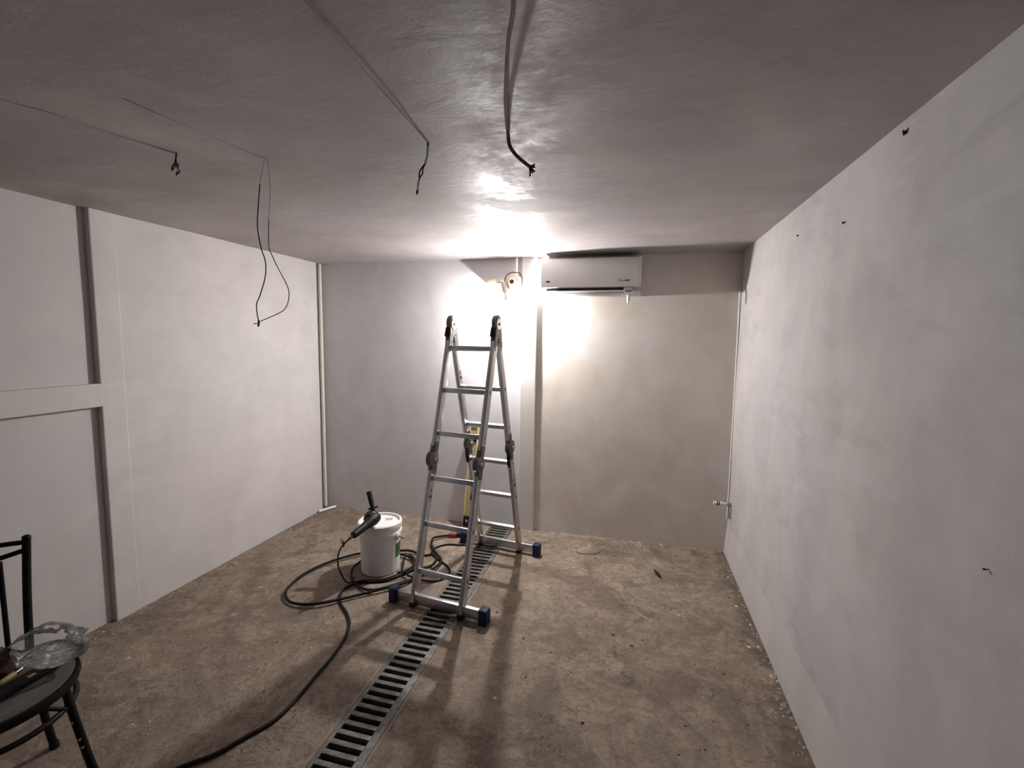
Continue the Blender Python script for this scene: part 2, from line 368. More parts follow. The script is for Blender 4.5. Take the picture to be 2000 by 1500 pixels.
# ------------------------------------------------------------------ drain grate
g = thing('trench_grate', 'long slotted steel drain grate running under the ladder', 'drain grate', (-1.0265, .12, 0))
x0, x1, sl0, sl1 = GX0 + .004, GX1 - .004, -1.108, -.962
PIT = .0482; ys = [2.383 - PIT * k for k in range(-27, 46)]
ys = [y for y in ys if .15 < y < 3.72]; ylo, yhi = min(ys) - PIT / 2, max(ys) + PIT / 2
off = Vector(g.location)
def gp(mb, nm, mt='grate_steel', par=g, **k):
    bmesh.ops.translate(mb.bm, verts=mb.bm.verts[:], vec=-off); return mb.build(nm, mt, par, **k)
gp(MB().box((x0, ylo, -.022), (sl0, yhi, .002), .0015, seg=1), 'side_rail'); gp(MB().box((sl1, ylo, -.022), (x1, yhi, .002), .0015, seg=1), 'side_rail')
bar0 = None
for y in sorted(ys + [ylo - PIT / 2 + .0]):
    yy = y + PIT / 2
    if bar0 is None:
        bar0 = MB().box((sl0 - off.x - .001, -.0118, -.02), (sl1 - off.x + .001, .0118, .0015), .0015, seg=1).build('bar', 'grate_steel', g); b = bar0
    else:
        b = bar0.copy(); COL.objects.link(b); b.parent = g
    b.location = (0, yy - off.y, 0)
bpy.data.objects['bar'].name = 'bar'
m = MB(); m.box((GX0 - .012, .12, -.03), (GX0 + .003, 3.735, .0025), .002, seg=1)
m.box((GX1 - .003, .12, -.03), (GX1 + .010, 3.735, .0025), .002, seg=1); gp(m, 'edge_angle', 'concrete_edge')
gp(MB().box((GX0, .13, -.137), (GX1, 3.73, -.125)), 'channel_bottom', 'pit_black')
m = MB(); m.box((GX0, .13, -.137), (GX0 + .003, 3.73, -.024)); m.box((GX1 - .003, .13, -.137), (GX1, 3.73, -.024)); gp(m, 'channel_side', 'pit_black')

# ------------------------------------------------------------------ ladder
LC, LROT, HS, HT, RW = (-.9957, 2.8735, 0), -.1301, .4694, 1.6953, .160
lad = thing('folding_ladder', 'aluminium folding ladder standing open over the drain with blue end caps', 'ladder', LC, LROT)
def lp(side, x, u, out=0.):          # u: 0 at the top joint, 1 at the floor; out = distance outwards from the rail plane
    d = Vector((0, side * HS, -HT)).normalized(); nrm = Vector((0, side * HT, HS)).normalized()
    return Vector((x, side * HS * u, HT * (1 - u))) + nrm * out
XA = Vector((1, 0, 0)); RWID, RDEP = .027, .056
RUNG = [.094 + .1573 * i for i in range(6)]
def disc(mb, side, x, u, out, r, th, seg=28):
    c = lp(side, x, u, out); m_ = Matrix.Translation(c) @ Matrix.Rotation(PI / 2, 4, 'Y')
    return mb.lathe([(r * .86, -th / 2), (r, -th / 2 + .003), (r, th / 2 - .003), (r * .86, th / 2)], seg, m_)
for side in (-1, 1):
    sec = 'front' if side < 0 else 'rear'
    for sx in (-1, 1):
        x = sx * RW
        MB().beam(lp(side, x, .068), lp(side, x, .462), RWID, RDEP, XA, .003).build('rail', 'aluminium', lad, smooth=40)
        MB().beam(lp(side, x, .540), lp(side, x, .984), RWID, RDEP, XA, .003).build('rail', 'aluminium', lad, smooth=40)
        MB().beam(lp(side, x, .982), lp(side, x, .997), RWID + .004, RDEP + .004, XA, .003).build('rail_foot', 'black_plastic', lad, smooth=40)
        # middle hinge, bulging outwards
        h = MB().beam(lp(side, x, .438, .004), lp(side, x, .498, .008), RWID + .008, .046, XA, .004).beam(lp(side, x, .498, .008), lp(side, x, .552, .0), RWID + .006, .046, XA, .004)
        disc(h, side, x, .500, .014, .050, RWID + .012)
        hg = h.build('middle_hinge', 'hinge_steel', lad, smooth=40)
        disc(MB(), side, x, .500, .014, .034, RWID + .020).build('hinge_ring', 'hinge_steel', hg, smooth=40)
        disc(MB(), side, x, .500, .014, .010, RWID + .026, 12).build('hinge_pin', 'chrome', hg, smooth=40)
        MB().tube([lp(side, x, .505, -.020), lp(side, x, .520, -.034), lp(side, x, .545, -.040), lp(side, x, .572, -.036)], .009, 8, smooth=4).build('release_lever', 'black_plastic', hg, smooth=50)
        MB().beam(lp(side, x, .512, -.022), lp(side, x, .53, -.026), .014, .018, XA, .004).build('lever_pin', 'chrome', hg, smooth=40)
        for uu, oo in ((.425, -.012), (.405, 0), (.575, .012), (.595, 0)): disc(MB(), side, x, uu, oo, .0045, RWID + .003, 8).build('rivet', 'black_plastic', hg)
        # hinge cheek plates over the rails
        MB().beam(lp(side, x, .40), lp(side, x, .45), RWID + .002, RDEP - .006, XA, .002).build('hinge_plate', 'aluminium', hg)
        MB().beam(lp(side, x, .55), lp(side, x, .61), RWID + .002, RDEP - .006, XA, .002).build('hinge_plate', 'aluminium', hg)
    for i, u in enumerate(RUNG):
        p = lp(side, 0, u)
        nrm = Vector((0, side * HT, HS)).normalized()
        r = MB().beam(p - XA * (RW - RWID / 2 + .002), p + XA * (RW - RWID / 2 + .002), .030, .029, nrm, .004).build('rung', 'aluminium', lad, smooth=40)
        for sx in (-1, 1):
            q = p + XA * sx * (RW + RWID / 2)
            MB().beam(q - XA * .001, q + XA * .0012, .024, .010, Vector((0, -side * HS, HT)).normalized(), .002).build('rung_end', 'black_plastic', r)
    # stabiliser bar through the rail feet
    c = lp(side, 0, .9705)
    L = .292
    bar = MB().box((-L, c.y - .014, c.z - .030), (L, c.y + .014, c.z + .030), .003).build('stabiliser_bar', 'aluminium', lad, smooth=40)
    for sx in (-1, 1):
        mb = MB(); a = sx * (L - .018); b_ = sx * (L + .036)
        mb.box((min(a, b_), c.y - .030, .001), (max(a, b_), c.y + .030, c.z + .042), .008, seg=3)
        e = mb.build('end_cap', 'blue_rubber', bar, smooth=50); e['label'] = 'dark blue rubber end cap'
        disc(MB(), side, sx * RW, .965, .0, .007, RWID + .006, 10).build('bolt', 'black_plastic', bar)
# top joint: twin discs with arms down both rails
for sx in (-1, 1):
    x = sx * RW; mb = MB()
    m_ = Matrix.Translation((x, 0, HT + .004)) @ Matrix.Rotation(PI / 2, 4, 'Y'); th = RWID + .005; r = .050
    mb.lathe([(r * .88, -th / 2), (r, -th / 2 + .003), (r, th / 2 - .003), (r * .88, th / 2)], 28, m_)
    mb.prism([(-.043, HT - .02), (-.014, HT + .045), (.014, HT + .045), (.043, HT - .02), (.062, HT - .15), (.020, HT - .14), (0, HT - .07), (-.020, HT - .14), (-.062, HT - .15)], 0, x - RWID / 2 - .003, x + RWID / 2 + .003)
    th_ = mb.build('top_hinge', 'hinge_steel', lad, smooth=40)
    m2 = Matrix.Translation((x, 0, HT - .004)) @ Matrix.Rotation(PI / 2, 4, 'Y'); t2 = RWID + .011
    MB().lathe([(.034, -t2 / 2), (.034, t2 / 2)], 28, m2).build('hinge_ring', 'chrome', th_, smooth=40)
    MB().lathe([(.009, -t2 / 2 - .003), (.009, t2 / 2 + .003)], 12, m2).build('hinge_pin', 'black_plastic', th_, smooth=40)
    for sd, uu in ((-1, .045), (-1, .07), (1, .045), (1, .07), (1, .058)):
        disc(MB(), sd, x, uu, .004, .004, RWID + .008, 8).build('rivet', 'black_plastic', th_)
    MB().beam(lp(-1, x, .020, .030), lp(-1, x, .056, .034), RWID + .010, .026, XA, .006).build('release_lever', 'black_plastic', th_, smooth=40)
    MB().beam(lp(-1, x, -.004, .020), lp(-1, x, .024, .032), RWID + .002, .020, XA, .005).build('lever_arm', 'hinge_steel', th_, smooth=40)
# lock marks printed on the rails (a stroke and a ring)
def marks(side, sx, u, inner):
    x = sx * RW + inner * (RWID / 2 + .0006)
    a = lp(side, x, u); st = MB().beam(a - XA * .0005, a + XA * .0005, .088, .034, Vector((0, -side * HS, HT)).normalized()).build('lock_sticker', 'aluminium', lad)
    d = Vector((0, side * HS, -HT)).normalized() * .02; nx = XA * inner * .001
    b_ = lp(side, x, u - .013) + nx; MB().beam(b_ - XA * .0005, b_ + XA * .0005, .026, .007, Vector((0, -side * HS, HT)).normalized()).build('lock_stroke', 'print_black', st)
    c_ = lp(side, x, u + .007) + nx; pts = []
    t1 = Vector((0, -side * HS, HT)).normalized(); t2 = XA.cross(t1)
    pts = [c_ + (t1 * math.cos(2 * PI * k / 20) + t2 * math.sin(2 * PI * k / 20)) * .0095 for k in range(21)]
    MB().tube(pts, .0024, 6, cap=False).build('lock_ring', 'print_black', st)
marks(-1, -1, .623, 1); marks(1, -1, .205, 1); marks(1, 1, .66, 1)

# ------------------------------------------------------------------ bucket
BC = Vector((-1.647, 2.8017, 0))
bu = thing('paint_bucket', 'white plastic pail with closed lid beside the ladder', 'bucket', BC)
prof = [(.0, .0), (.122, .0), (.128, .006), (.137, .258), (.146, .262), (.1485, .275), (.146, .288), (.1395, .292), (.1395, .302), (.147, .306), (.148, .318), (.141, .322), (.140, .334), (.0, .334)]
MB().lathe(prof, 48, cap=False).build('pail_body', 'bucket_white', bu, smooth=35)
lid = MB().lathe([(.0, .333), (.128, .333), (.130, .346), (.134, .350), (.141, .350), (.148, .344), (.1495, .322), (.1445, .316), (.1425, .330), (.0, .330)], 48, cap=False).build('lid', 'lid_white', bu, smooth=35)
MB().box((.035, .015, .3335), (.085, .06, .3345), 0, Matrix.Rotation(.5, 4, 'Z')).build('paper_sticker', 'paper_tan', lid)
# handle ears and wire bail lying against the right side
ea = math.radians(-8)
eb = MB(); eb.lathe([(.018, -.006), (.022, -.003), (.022, .006), (.014, .012)], 18, Matrix.Translation((.146 * math.cos(ea), .146 * math.sin(ea), .262)) @ Matrix.Rotation(ea, 4, 'Z') @ Matrix.Rotation(PI / 2, 4, 'Y')); eb.build('handle_ear', 'bucket_white', bu, smooth=40)
eb = MB(); eb.lathe([(.018, -.006), (.022, -.003), (.022, .006), (.014, .012)], 18, Matrix.Translation((-.146 * math.cos(ea), -.146 * math.sin(ea), .262)) @ Matrix.Rotation(ea + PI, 4, 'Z') @ Matrix.Rotation(PI / 2, 4, 'Y')); eb.build('handle_ear', 'bucket_white', bu, smooth=40)
pts = []
for k in range(25):
    a = ea + PI * k / 24; rr = .155 + .006 * math.sin(PI * k / 24)
    pts.append((rr * math.cos(a), rr * math.sin(a), .262 - .10 * math.sin(PI * k / 24)))
MB().tube(pts, .0022, 6).build('wire_bail', 'hinge_steel', bu, smooth=60)
MB().tube([(.157 * math.cos(ea), .157 * math.sin(ea), .262), (.166 * math.cos(ea), .166 * math.sin(ea), .258), (.186 * math.cos(ea), .186 * math.sin(ea), .2565)], .0022, 6).build('bail_end', 'hinge_steel', bu)
# printed label wrapped on the right side
def wrap(z0, z1, a0, a1, name, mt, lift=.0008, n=10):
    mb = MB(); vs = []
    for k in range(n + 1):
        a = a0 + (a1 - a0) * k / n
        col = []
        for z in (z0, z1):
            for e in (lift, 0):
                r = .128 + (.137 - .128) * (z - .006) / .252 + e; col.append(mb.bm.verts.new((r * math.cos(a), r * math.sin(a), z)))
        vs.append(col)
    for a, b in zip(vs, vs[1:]):
        for p, q in ((0, 1), (1, 3), (3, 2), (2, 0)): mb.bm.faces.new((a[p], a[q], b[q], b[p]))
    mb.bm.faces.new((vs[0][0], vs[0][1], vs[0][3], vs[0][2])); mb.bm.faces.new((vs[-1][0], vs[-1][1], vs[-1][3], vs[-1][2]))
    return mb.build(name, mt, bu, smooth=40)
wrap(.105, .205, math.radians(-12), math.radians(95), 'printed_label', 'label_green')
wrap(.222, .248, math.radians(-6), math.radians(60), 'printed_strip', 'paper_tan')

# ------------------------------------------------------------------ angle grinder lying on the lid
gh = Vector((-1.628, 2.688, .398)); gt = Vector((-1.655, 2.498, .363))
gr = thing('angle_grinder', 'black angle grinder with upright side handle lying on the bucket lid', 'power tool', (gh.x, gh.y, .351))
go = Vector(gr.location)
def gb(mb, nm, mt='black_plastic', par=gr, **k):
    bmesh.ops.translate(mb.bm, verts=mb.bm.verts[:], vec=-go); return mb.build(nm, mt, par, **k)
fm = frame(gh, gt)
L = (gt - gh).length
gb(MB().lathe([(.012, -.045), (.030, -.040), (.038, -.02), (.040, .01), (.034, .045), (.028, .07), (.025, .11), (.024, L - .03), (.022, L), (.012, L + .004)], 24, fm), 'motor_housing', smooth=60)
hb = MB(); hc = gh + Vector((-.010, .012, .006))
fm2 = frame(hc + Vector((-.022, .0, -.036)), hc + Vector((.012, -.01, .040)), (0, 1, 0))
hb.lathe([(.020, 0), (.044, .004), (.051, .02), (.050, .05), (.038, .072), (.018, .080)], 28, fm2); gb(hb, 'gear_head', smooth=50)
ha = Vector((-1.640, 2.716, .418)); hz = Vector((-1.704, 2.762, .552)); fm3 = frame(ha, hz); L3 = (hz - ha).length
gb(MB().lathe([(.010, 0), (.011, .03), (.014, .035), (.021, .037), (.021, .042), (.013, .045), (.0135, .06), (.0165, .085), (.0165, .125), (.018, .150), (.018, L3), (.014, L3 + .003)], 20, fm3), 'side_handle', smooth=50)
gb(MB().tube([ha.lerp(hz, .22) + Vector((-.03, -.012, .004)), ha.lerp(hz, .24) + Vector((.03, .012, .016))], .006, 8), 'handle_guard', smooth=50)
gb(MB().lathe([(.006, 0), (.010, .002), (.006, .004)], 12, frame(hc + Vector((.012, -.012, .040)), hc + Vector((.03, -.03, .08)))), 'badge', 'hinge_steel')
gd = (gt - gh).normalized()
cbl = [gt, gt + gd * .03 + Vector((0, 0, -.003)), Vector((-1.700, 2.478, .318)), Vector((-1.742, 2.482, .268)), Vector((-1.766, 2.492, .21)), Vector((-1.772, 2.50, .145)), Vector((-1.752, 2.512, .075)), Vector((-1.735, 2.535, .022)), Vector((-1.700, 2.556, .020)), Vector((-1.62, 2.600, .023)), Vector((-1.52, 2.642, .025)), Vector((-1.44, 2.72, .038)), Vector((-1.37, 2.80, .036)), Vector((-1.29, 2.86, .024))]
gb(MB().tube([gt - gd * .005, gt + gd * .045], lambda t: .012 - .005 * t, 10), 'cable_sleeve', smooth=50)
gb(MB().tube(cbl, .0046, 8, smooth=6), 'power_cable', 'cord_rubber', smooth=60)
gb(MB().tube([Vector((-1.715, 2.476, .305)), Vector((-1.722, 2.463, .325)), Vector((-1.72, 2.47, .352))], .0022, 6).tube([Vector((-1.712, 2.474, .295)), Vector((-1.706, 2.466, .322)), Vector((-1.714, 2.478, .328)), Vector((-1.712, 2.474, .297))], .006, 6), 'cable_tie', smooth=50)

# ------------------------------------------------------------------ extension lead snaking over the floor
Z1 = .0086
A = [(-1.61, 1.171), (-1.556, 1.244), (-1.489, 1.313), (-1.439, 1.408), (-1.391, 1.505), (-1.381, 1.632), (-1.391, 1.776), (-1.399, 1.903), (-1.422, 2.042), (-1.469, 2.158), (-1.542, 2.248), (-1.629, 2.321), (-1.687, 2.385), (-1.719, 2.468), (-1.702, 2.544), (-1.647, 2.586), (-1.536, 2.635), (-1.458, 2.735), (-1.4, 2.84), (-1.323, 2.908), (-1.322, 3.02), (-1.376, 3.08), (-1.435, 3.046)]
A = [(-1.95, .55), (-1.85, .80), (-1.72, 1.02)] + A
B = [(-1.533, 3.061), (-1.595, 3.052), (-1.7, 3.013), (-1.804, 2.955), (-1.894, 2.915), (-1.985, 2.798), (-2.056, 2.669), (-2.079, 2.532), (-2.053, 2.381), (-2.01, 2.307), (-1.939, 2.257), (-1.846, 2.249), (-1.748, 2.282), (-1.661, 2.358), (-1.586, 2.432), (-1.493, 2.513), (-1.399, 2.603), (-1.355, 2.695), (-1.38, 2.80), (-1.46, 2.93), (-1.58, 2.99), (-1.72, 2.96), (-1.80, 2.87)]
Cc = [(-1.815, 2.79), (-1.795, 2.69), (-1.735, 2.59), (-1.618, 2.516), (-1.52, 2.499), (-1.459, 2.548), (-1.391, 2.658), (-1.324, 2.746), (-1.268, 2.87), (-1.271, 2.985), (-1.358, 3.094), (-1.44, 3.195), (-1.474, 3.3), (-1.435, 3.371), (-1.375, 3.419)]
zz = lambda P, a, b: [(x, y, Z1 + a + b * .5 * (1 + math.sin(i * 1.7))) for i, (x, y) in enumerate(P)]
ext = thing('extension_cord', 'black extension cord coiled around the bucket and snaking across the floor', 'cord', (-1.95, .55, 0))
eo = Vector(ext.location)
mb = MB(); mb.tube(zz(A, 0, 0) + zz(B, .008, .006) + zz(Cc, .004, .014), .0084, 8, smooth=6); bmesh.ops.translate(mb.bm, verts=mb.bm.verts[:], vec=-eo); mb.build('cable', 'cord_rubber', ext, smooth=60)
fm = frame((-1.385, 3.412, .02), (-1.325, 3.425, .02))
mb = MB().box((-.017, -.019, 0), (.017, .019, .062), .007, fm, seg=3); bmesh.ops.translate(mb.bm, verts=mb.bm.verts[:], vec=-eo)
p = mb.build('socket_end', 'plug_orange', ext, smooth=50); p['label'] = 'orange connector'
dr = thing('second_cord', 'thin black cord looping from the ladder foot back to the coil', 'cord', (-1.263, 3.30, 0)); do = Vector(dr.location)
P2 = [(-1.33, 3.432), (-1.29, 3.452), (-1.235, 3.445), (-1.187, 3.42), (-1.172, 3.365), (-1.185, 3.31), (-1.25, 3.285), (-1.344, 3.265), (-1.405, 3.19), (-1.399, 3.103), (-1.31, 3.019), (-1.206, 2.941), (-1.159, 2.864), (-1.168, 2.776), (-1.225, 2.722), (-1.345, 2.70), (-1.458, 2.762), (-1.498, 2.85), (-1.54, 2.94), (-1.517, 2.985), (-1.46, 2.945), (-1.425, 2.85), (-1.445, 2.77), (-1.485, 2.735)]
mb = MB(); mb.tube([(x, y, .02 if i == 0 else (.0068 + (.018 if i > 14 else 0))) for i, (x, y) in enumerate(P2)], .0066, 8, smooth=6); bmesh.ops.translate(mb.bm, verts=mb.bm.verts[:], vec=-do); mb.build('cable', 'cord_rubber', dr, smooth=60)
mb = MB().box((-.014, -.014, 0), (.014, .014, .035), .005, frame((-1.326, 3.428, .02), (-1.29, 3.44, .018))); bmesh.ops.translate(mb.bm, verts=mb.bm.verts[:], vec=-do); mb.build('plug', 'black_plastic', dr, smooth=50)

# ------------------------------------------------------------------ spirit level leaning on the end wall
lv = thing('spirit_level', 'yellow spirit level leaning on the end wall behind the ladder', 'level', (-1.285, 3.60, 0))
la, lb = Vector((-.012, -.02, .004)), Vector((.010, .120, .872)); lm = frame(la, lb, (0, 1, 0))   # local x = thickness towards the wall, y = across
lm = frame(la, lb, (1, 0, 0)); LL = (lb - la).length
MB().box((-.031, -.004, .03), (.031, .004, LL - .02), .001, lm).build('web', 'level_yellow', lv)
for sx in (-1, 1): MB().box((sx * .033 - .004, -.012, .02), (sx * .033 + .004, .012, LL - .01), .0015, lm).build('flange', 'level_cream', lv)
for z0, z1, mt, nm in ((0, .022, 'orange_end', 'end_cap'), (LL - .014, LL, 'black_plastic', 'end_cap')): MB().box((-.039, -.014, z0), (.039, .014, z1), .003, lm).build(nm, mt, lv)
e = MB().box((-.034, -.0135, .03), (.034, .0135, .115), .003, lm).build('hang_plate', 'black_plastic', lv)
MB().lathe([(.008, -.016), (.013, -.015), (.013, .015), (.008, .016)], 16, lm @ Matrix.Translation((.0, 0, .075)) @ Matrix.Rotation(PI / 2, 4, 'X')).build('hang_hole', 'chrome', e, smooth=40)
for z0, z1 in ((.40, .50), (.25, .34)): MB().box((-.012 if z0 > .3 else .01, -.0065, z0), (.016 if z0 > .3 else .03, .0065, z1), .006, lm, seg=3).build('hand_hole', 'dark_void', lv, smooth=40)
v = MB().box((-.028, -.010, .735), (.026, .010, .80), .004, lm).build('vial_window', 'black_plastic', lv, smooth=40)
MB().lathe([(.006, -.022), (.008, -.02), (.008, .02), (.006, .022)], 14, lm @ Matrix.Translation((0, -.008, .767)) @ Matrix.Rotation(PI / 2, 4, 'Y')).build('vial', 'label_green', v, smooth=40)

# ------------------------------------------------------------------ air conditioner
AX0, AX1 = -.700, .040
ac = thing('air_conditioner', 'white split air conditioner mounted high on the end wall', 'air conditioner', (-.33, YB, 1.92)); ao = Vector(ac.location)
def ab(mb, nm, mt='ac_white', par=ac, **k):
    bmesh.ops.translate(mb.bm, verts=mb.bm.verts[:], vec=-ao); return mb.build(nm, mt, par, **k)
body = [(YB - .004, 1.935), (YB - .004, 2.215), (3.60, 2.215), (3.572, 2.205), (3.566, 2.17), (3.566, 2.02), (3.578, 1.992), (3.60, 1.985), (3.60, 1.965), (3.575, 1.955), (3.60, 1.930), (3.65, 1.925)]
ab(MB().prism(body, 0, AX0, AX1, .006), 'casing', smooth=35)
fp = [(3.578, 2.207), (3.566, 2.20), (3.556, 2.165), (3.553, 2.09), (3.554, 2.02), (3.558, 1.992), (3.58, 1.990), (3.58, 2.20)]
front = ab(MB().prism(fp, 0, AX0 + .004, AX1 - .022, .004), 'front_panel', smooth=30)
ab(MB().box((AX0 + .045, 3.585, 1.966), (-.085, 3.602, 1.984), .001), 'air_outlet', 'dark_void')
ab(MB().prism([(3.566, 1.962), (3.572, 1.968), (3.60, 1.966), (3.60, 1.950), (3.58, 1.952)], 0, AX0 + .03, -.07, .002), 'louver_flap', smooth=40)
ab(MB().box((AX0 + .04, 3.578, 1.9485), (-.075, 3.60, 1.9515)), 'flap_gap', 'wire_grey')
ab(MB().box((-.082, 3.566, 1.964), (-.022, 3.60, 1.988), .003), 'display_window', 'ac_grey', smooth=40)
ab(MB().lathe([(.003, 0), (.006, .001), (.004, .003)], 12, frame((-.014, 3.575, 1.957), (-.014, 3.5, 1.95))), 'indicator_lamp', 'pvc_clean')
# oval badge and script mark on the panel
mb = MB(); mb.lathe([(.0165, 0), (.0165, .0018), (.013, .0024)], 28, Matrix.Translation((-.641, 3.5545, 2.034)) @ Matrix.Rotation(PI / 2, 4, 'X') @ Matrix.Diagonal((1, .42, 1, 1))); ab(mb, 'oval_badge', 'print_black', front, smooth=40)
mb = MB(); fy = 3.5535
def stroke(pts, r=.0011): mb.tube([(x, fy, z) for x, z in pts], r, 5, smooth=3)
bx, bz = -.117, 2.036
stroke([(bx - .004, bz - .011), (bx + .002, bz - .002), (bx + .006, bz + .009), (bx + .012, bz + .011)], .0016); stroke([(bx - .002, bz + .001), (bx + .014, bz + .002)])
for k in range(5): stroke([(bx + .012 + k * .006, bz + .001), (bx + .014 + k * .006, bz - .004), (bx + .017 + k * .006, bz + .002), (bx + .018 + k * .006, bz - .002)])
ab(mb, 'script_mark', 'print_black', front)
mb = MB(); fy = 3.5532
for k in range(4): mb.box((bx + .046 + k * .0075, fy - .001, bz - .0055), (bx + .0525 + k * .0075, fy + .001, bz + .0045), .0006)
mb.box((bx + .0775, fy - .001, bz + .001), (bx + .084, fy + .001, bz + .003)); mb.box((bx + .0797, fy - .001, bz - .001), (bx + .0817, fy + .001, bz + .005))
ab(mb, 'bold_mark', 'print_black', front)
ab(MB().tube([(-.047, 3.62, 1.945), (-.047, 3.60, 1.925), (-.046, 3.592, 1.905), (-.046, 3.592, 1.875)], .010, 12, smooth=3).lathe([(.013, 0), (.013, .012)], 14, Matrix.Translation((-.046, 3.594, 1.906))), 'drain_spout', 'pvc_clean', smooth=50)

# ------------------------------------------------------------------ lamp: junction plate, holder, bulb
lamp = thing('wall_lamp', 'bare glowing bulb wired to a round holder high on the end wall', 'lamp', (-.945, YB, 2.05)); lo_ = Vector(lamp.location)
def lb_(mb, nm, mt, par=lamp, **k):
    bmesh.ops.translate(mb.bm, verts=mb.bm.verts[:], vec=-lo_); return mb.build(nm, mt, par, **k)
hm = Matrix.Translation((-.945, YB, 2.052)) @ Matrix.Rotation(PI / 2, 4, 'X')
hold = lb_(MB().lathe([(.064, .0), (.064, .085), (.060, .098), (.050, .106), (.030, .114), (.027, .120), (.019, .120), (.018, .085), (.0, .085)], 32, hm, cap=False), 'round_holder', 'cream_plastic', smooth=40)
lb_(MB().lathe([(.0, .0855), (.0175, .0855), (.0175, .089), (.0, .089)], 20, hm, cap=False), 'socket_throat', 'wire_grey', hold)
lb_(MB().box((-1.160, 3.655, 2.028), (-1.068, YB + .01, 2.080), .004), 'junction_plate', 'cream_plastic', smooth=40)
lb_(MB().tube([(-1.075, 3.665, 2.052), (-1.045, 3.660, 2.050), (-1.000, 3.66, 2.048)], .004, 8, smooth=4), 'link_rod', 'wire_grey', smooth=50)
lb_(MB().tube([(-1.012, 3.66, 2.05), (-.998, 3.655, 2.095), (-.958, 3.652, 2.124), (-.93, 3.652, 2.124), (-.885, 3.65, 2.118), (-.868, 3.65, 2.085), (-.866, 3.65, 2.03), (-.872, 3.65, 2.005)], .0035, 7, smooth=5), 'black_wire', 'wire_black', smooth=50)
lb_(MB().tube([(-1.145, 3.68, 2.03), (-1.165, 3.67, 2.01), (-1.170, 3.665, 1.985)], .002, 6, smooth=4).tube([(-1.14, 3.675, 2.03), (-1.125, 3.66, 2.005), (-1.12, 3.655, 1.995)], .002, 6, smooth=3), 'wire_tail', 'wire_grey')
bc = Vector((-.972, 3.612, 1.890)); bt = Vector((-1.016, 3.668, 2.045))
fb = frame(bc, bt); LB = (bt - bc).length
lb_(MB().lathe([(.0, -.0186), (.0074, -.017), (.0136, -.0127), (.0177, -.0056), (.0186, .002), (.0177, .0087)], 24, fb, cap=False), 'bulb_globe', 'bulb_glow', smooth=60)
lb_(MB().lathe([(.0, .009), (.019, .009), (.0205, .013), (.018, .055), (.0145, .075), (.0145, .098), (.0, .10)], 24, fb, cap=False), 'bulb_base', 'pvc_clean', smooth=40)
lb_(MB().lathe([(.0, .088), (.024, .088), (.027, .12), (.027, LB), (.0, LB)], 20, fb, cap=False), 'bulb_socket', 'cream_plastic', smooth=40)
o = MB().tube([(-.928, 3.705, ZC + .01), (-.927, 3.705, 2.11)], .0125, 12).build('lamp_conduit', 'pvc_white', smooth=50)
tag(o, 'short pale conduit dropping from ceiling to the lamp holder', 'pipe')

# ------------------------------------------------------------------ pipes in the corners
o = MB().tube([(XL - .012, 3.716, .012), (XL - .012, 3.716, 1.1), (XL - .012, 3.716, ZC + .01)], .016, 12).build('corner_conduit', 'pvc_white', smooth=50)
tag(o, 'tall pale conduit pipe standing in the left back corner', 'pipe')
o = MB().tube([(-2.722, 3.575, .013), (-2.655, 3.728, .013)], .0125, 12).build('pipe_offcut', 'pvc_clean', smooth=50); tag(o, 'short white pipe offcut on the floor in the left back corner', 'pipe')
vv = thing('water_outlet', 'white pipe stub with brass valve low in the right corner', 'pipe stub', (XR, 3.66, .40)); vo = Vector(vv.location)
def vb(mb, nm, mt, **k):
    bmesh.ops.translate(mb.bm, verts=mb.bm.verts[:], vec=-vo); return mb.build(nm, mt, vv, **k)
vb(MB().lathe([(.011, 0), (.0125, .002), (.0125, .035), (.0155, .036), (.0155, .062), (.012, .063), (.012, .09), (.0, .09)], 16, frame((XR - .03, 3.66, .401), (XR - .15, 3.655, .408))), 'pipe_stub', 'pvc_clean', smooth=40)
vb(MB().lathe([(.016, 0), (.016, .014), (.011, .016), (.011, .036)], 10, frame((XR + .004, 3.66, .40), (XR - .1, 3.66, .40))), 'valve_body', 'brass', smooth=40)
vb(MB().tube([(XR - .012, 3.648, .402), (XR - .016, 3.638, .385), (XR - .014, 3.636, .30)], .0035, 7, smooth=3), 'valve_lever', 'wire_grey', smooth=40)
mb = MB()
for z0, z1 in ((.05, .058), (.064, .070)):
    mb.lathe([(.0162, z0), (.0162, z1)], 16, frame((XR - .03, 3.66, .401), (XR - .15, 3.655, .408)))
vb(mb, 'clamp_band', 'print_black')

# ------------------------------------------------------------------ ceiling chases and loose wires
def ridge(name, pts, w, h, mt, label):
    P = catmull([Vector((x, y, 0)) for x, y in pts], 8); mb = MB(); prev = None
    for i, p in enumerate(P):
        t = (P[min(i + 1, len(P) - 1)] - P[max(i - 1, 0)]).normalized(); n = Vector((-t.y, t.x, 0))
        ww = w * (.8 + .35 * noise.noise(p * 9)); row = []
        for k in range(5):
            a = PI * k / 4; row.append(mb.bm.verts.new((p.x + n.x * ww * math.cos(a), p.y + n.y * ww * math.cos(a), ZC + .006 - (h + .006) * math.sin(a))))
        if prev:
            for k in range(4): mb.bm.faces.new((prev[k], prev[k + 1], row[k + 1], row[k]))
        prev = row
    o = mb.build(name, mt, smooth=60); return tag(o, label, 'conduit')
ridge('plastered_chase', [(-1.615, 1.40), (-1.649, 1.254), (-1.687, 1.064), (-1.728, .97), (-1.85, .6)], .005, .0022, 'chase_fill', 'faint plastered cable ridge ending at the short curled wires')
ridge('plastered_chase', [(-1.333, 1.506), (-1.356, 1.354), (-1.374, 1.203), (-1.39, 1.05)], .0025, .001, 'chase_fill', 'barely raised plaster ridge ending at the long wire loop')
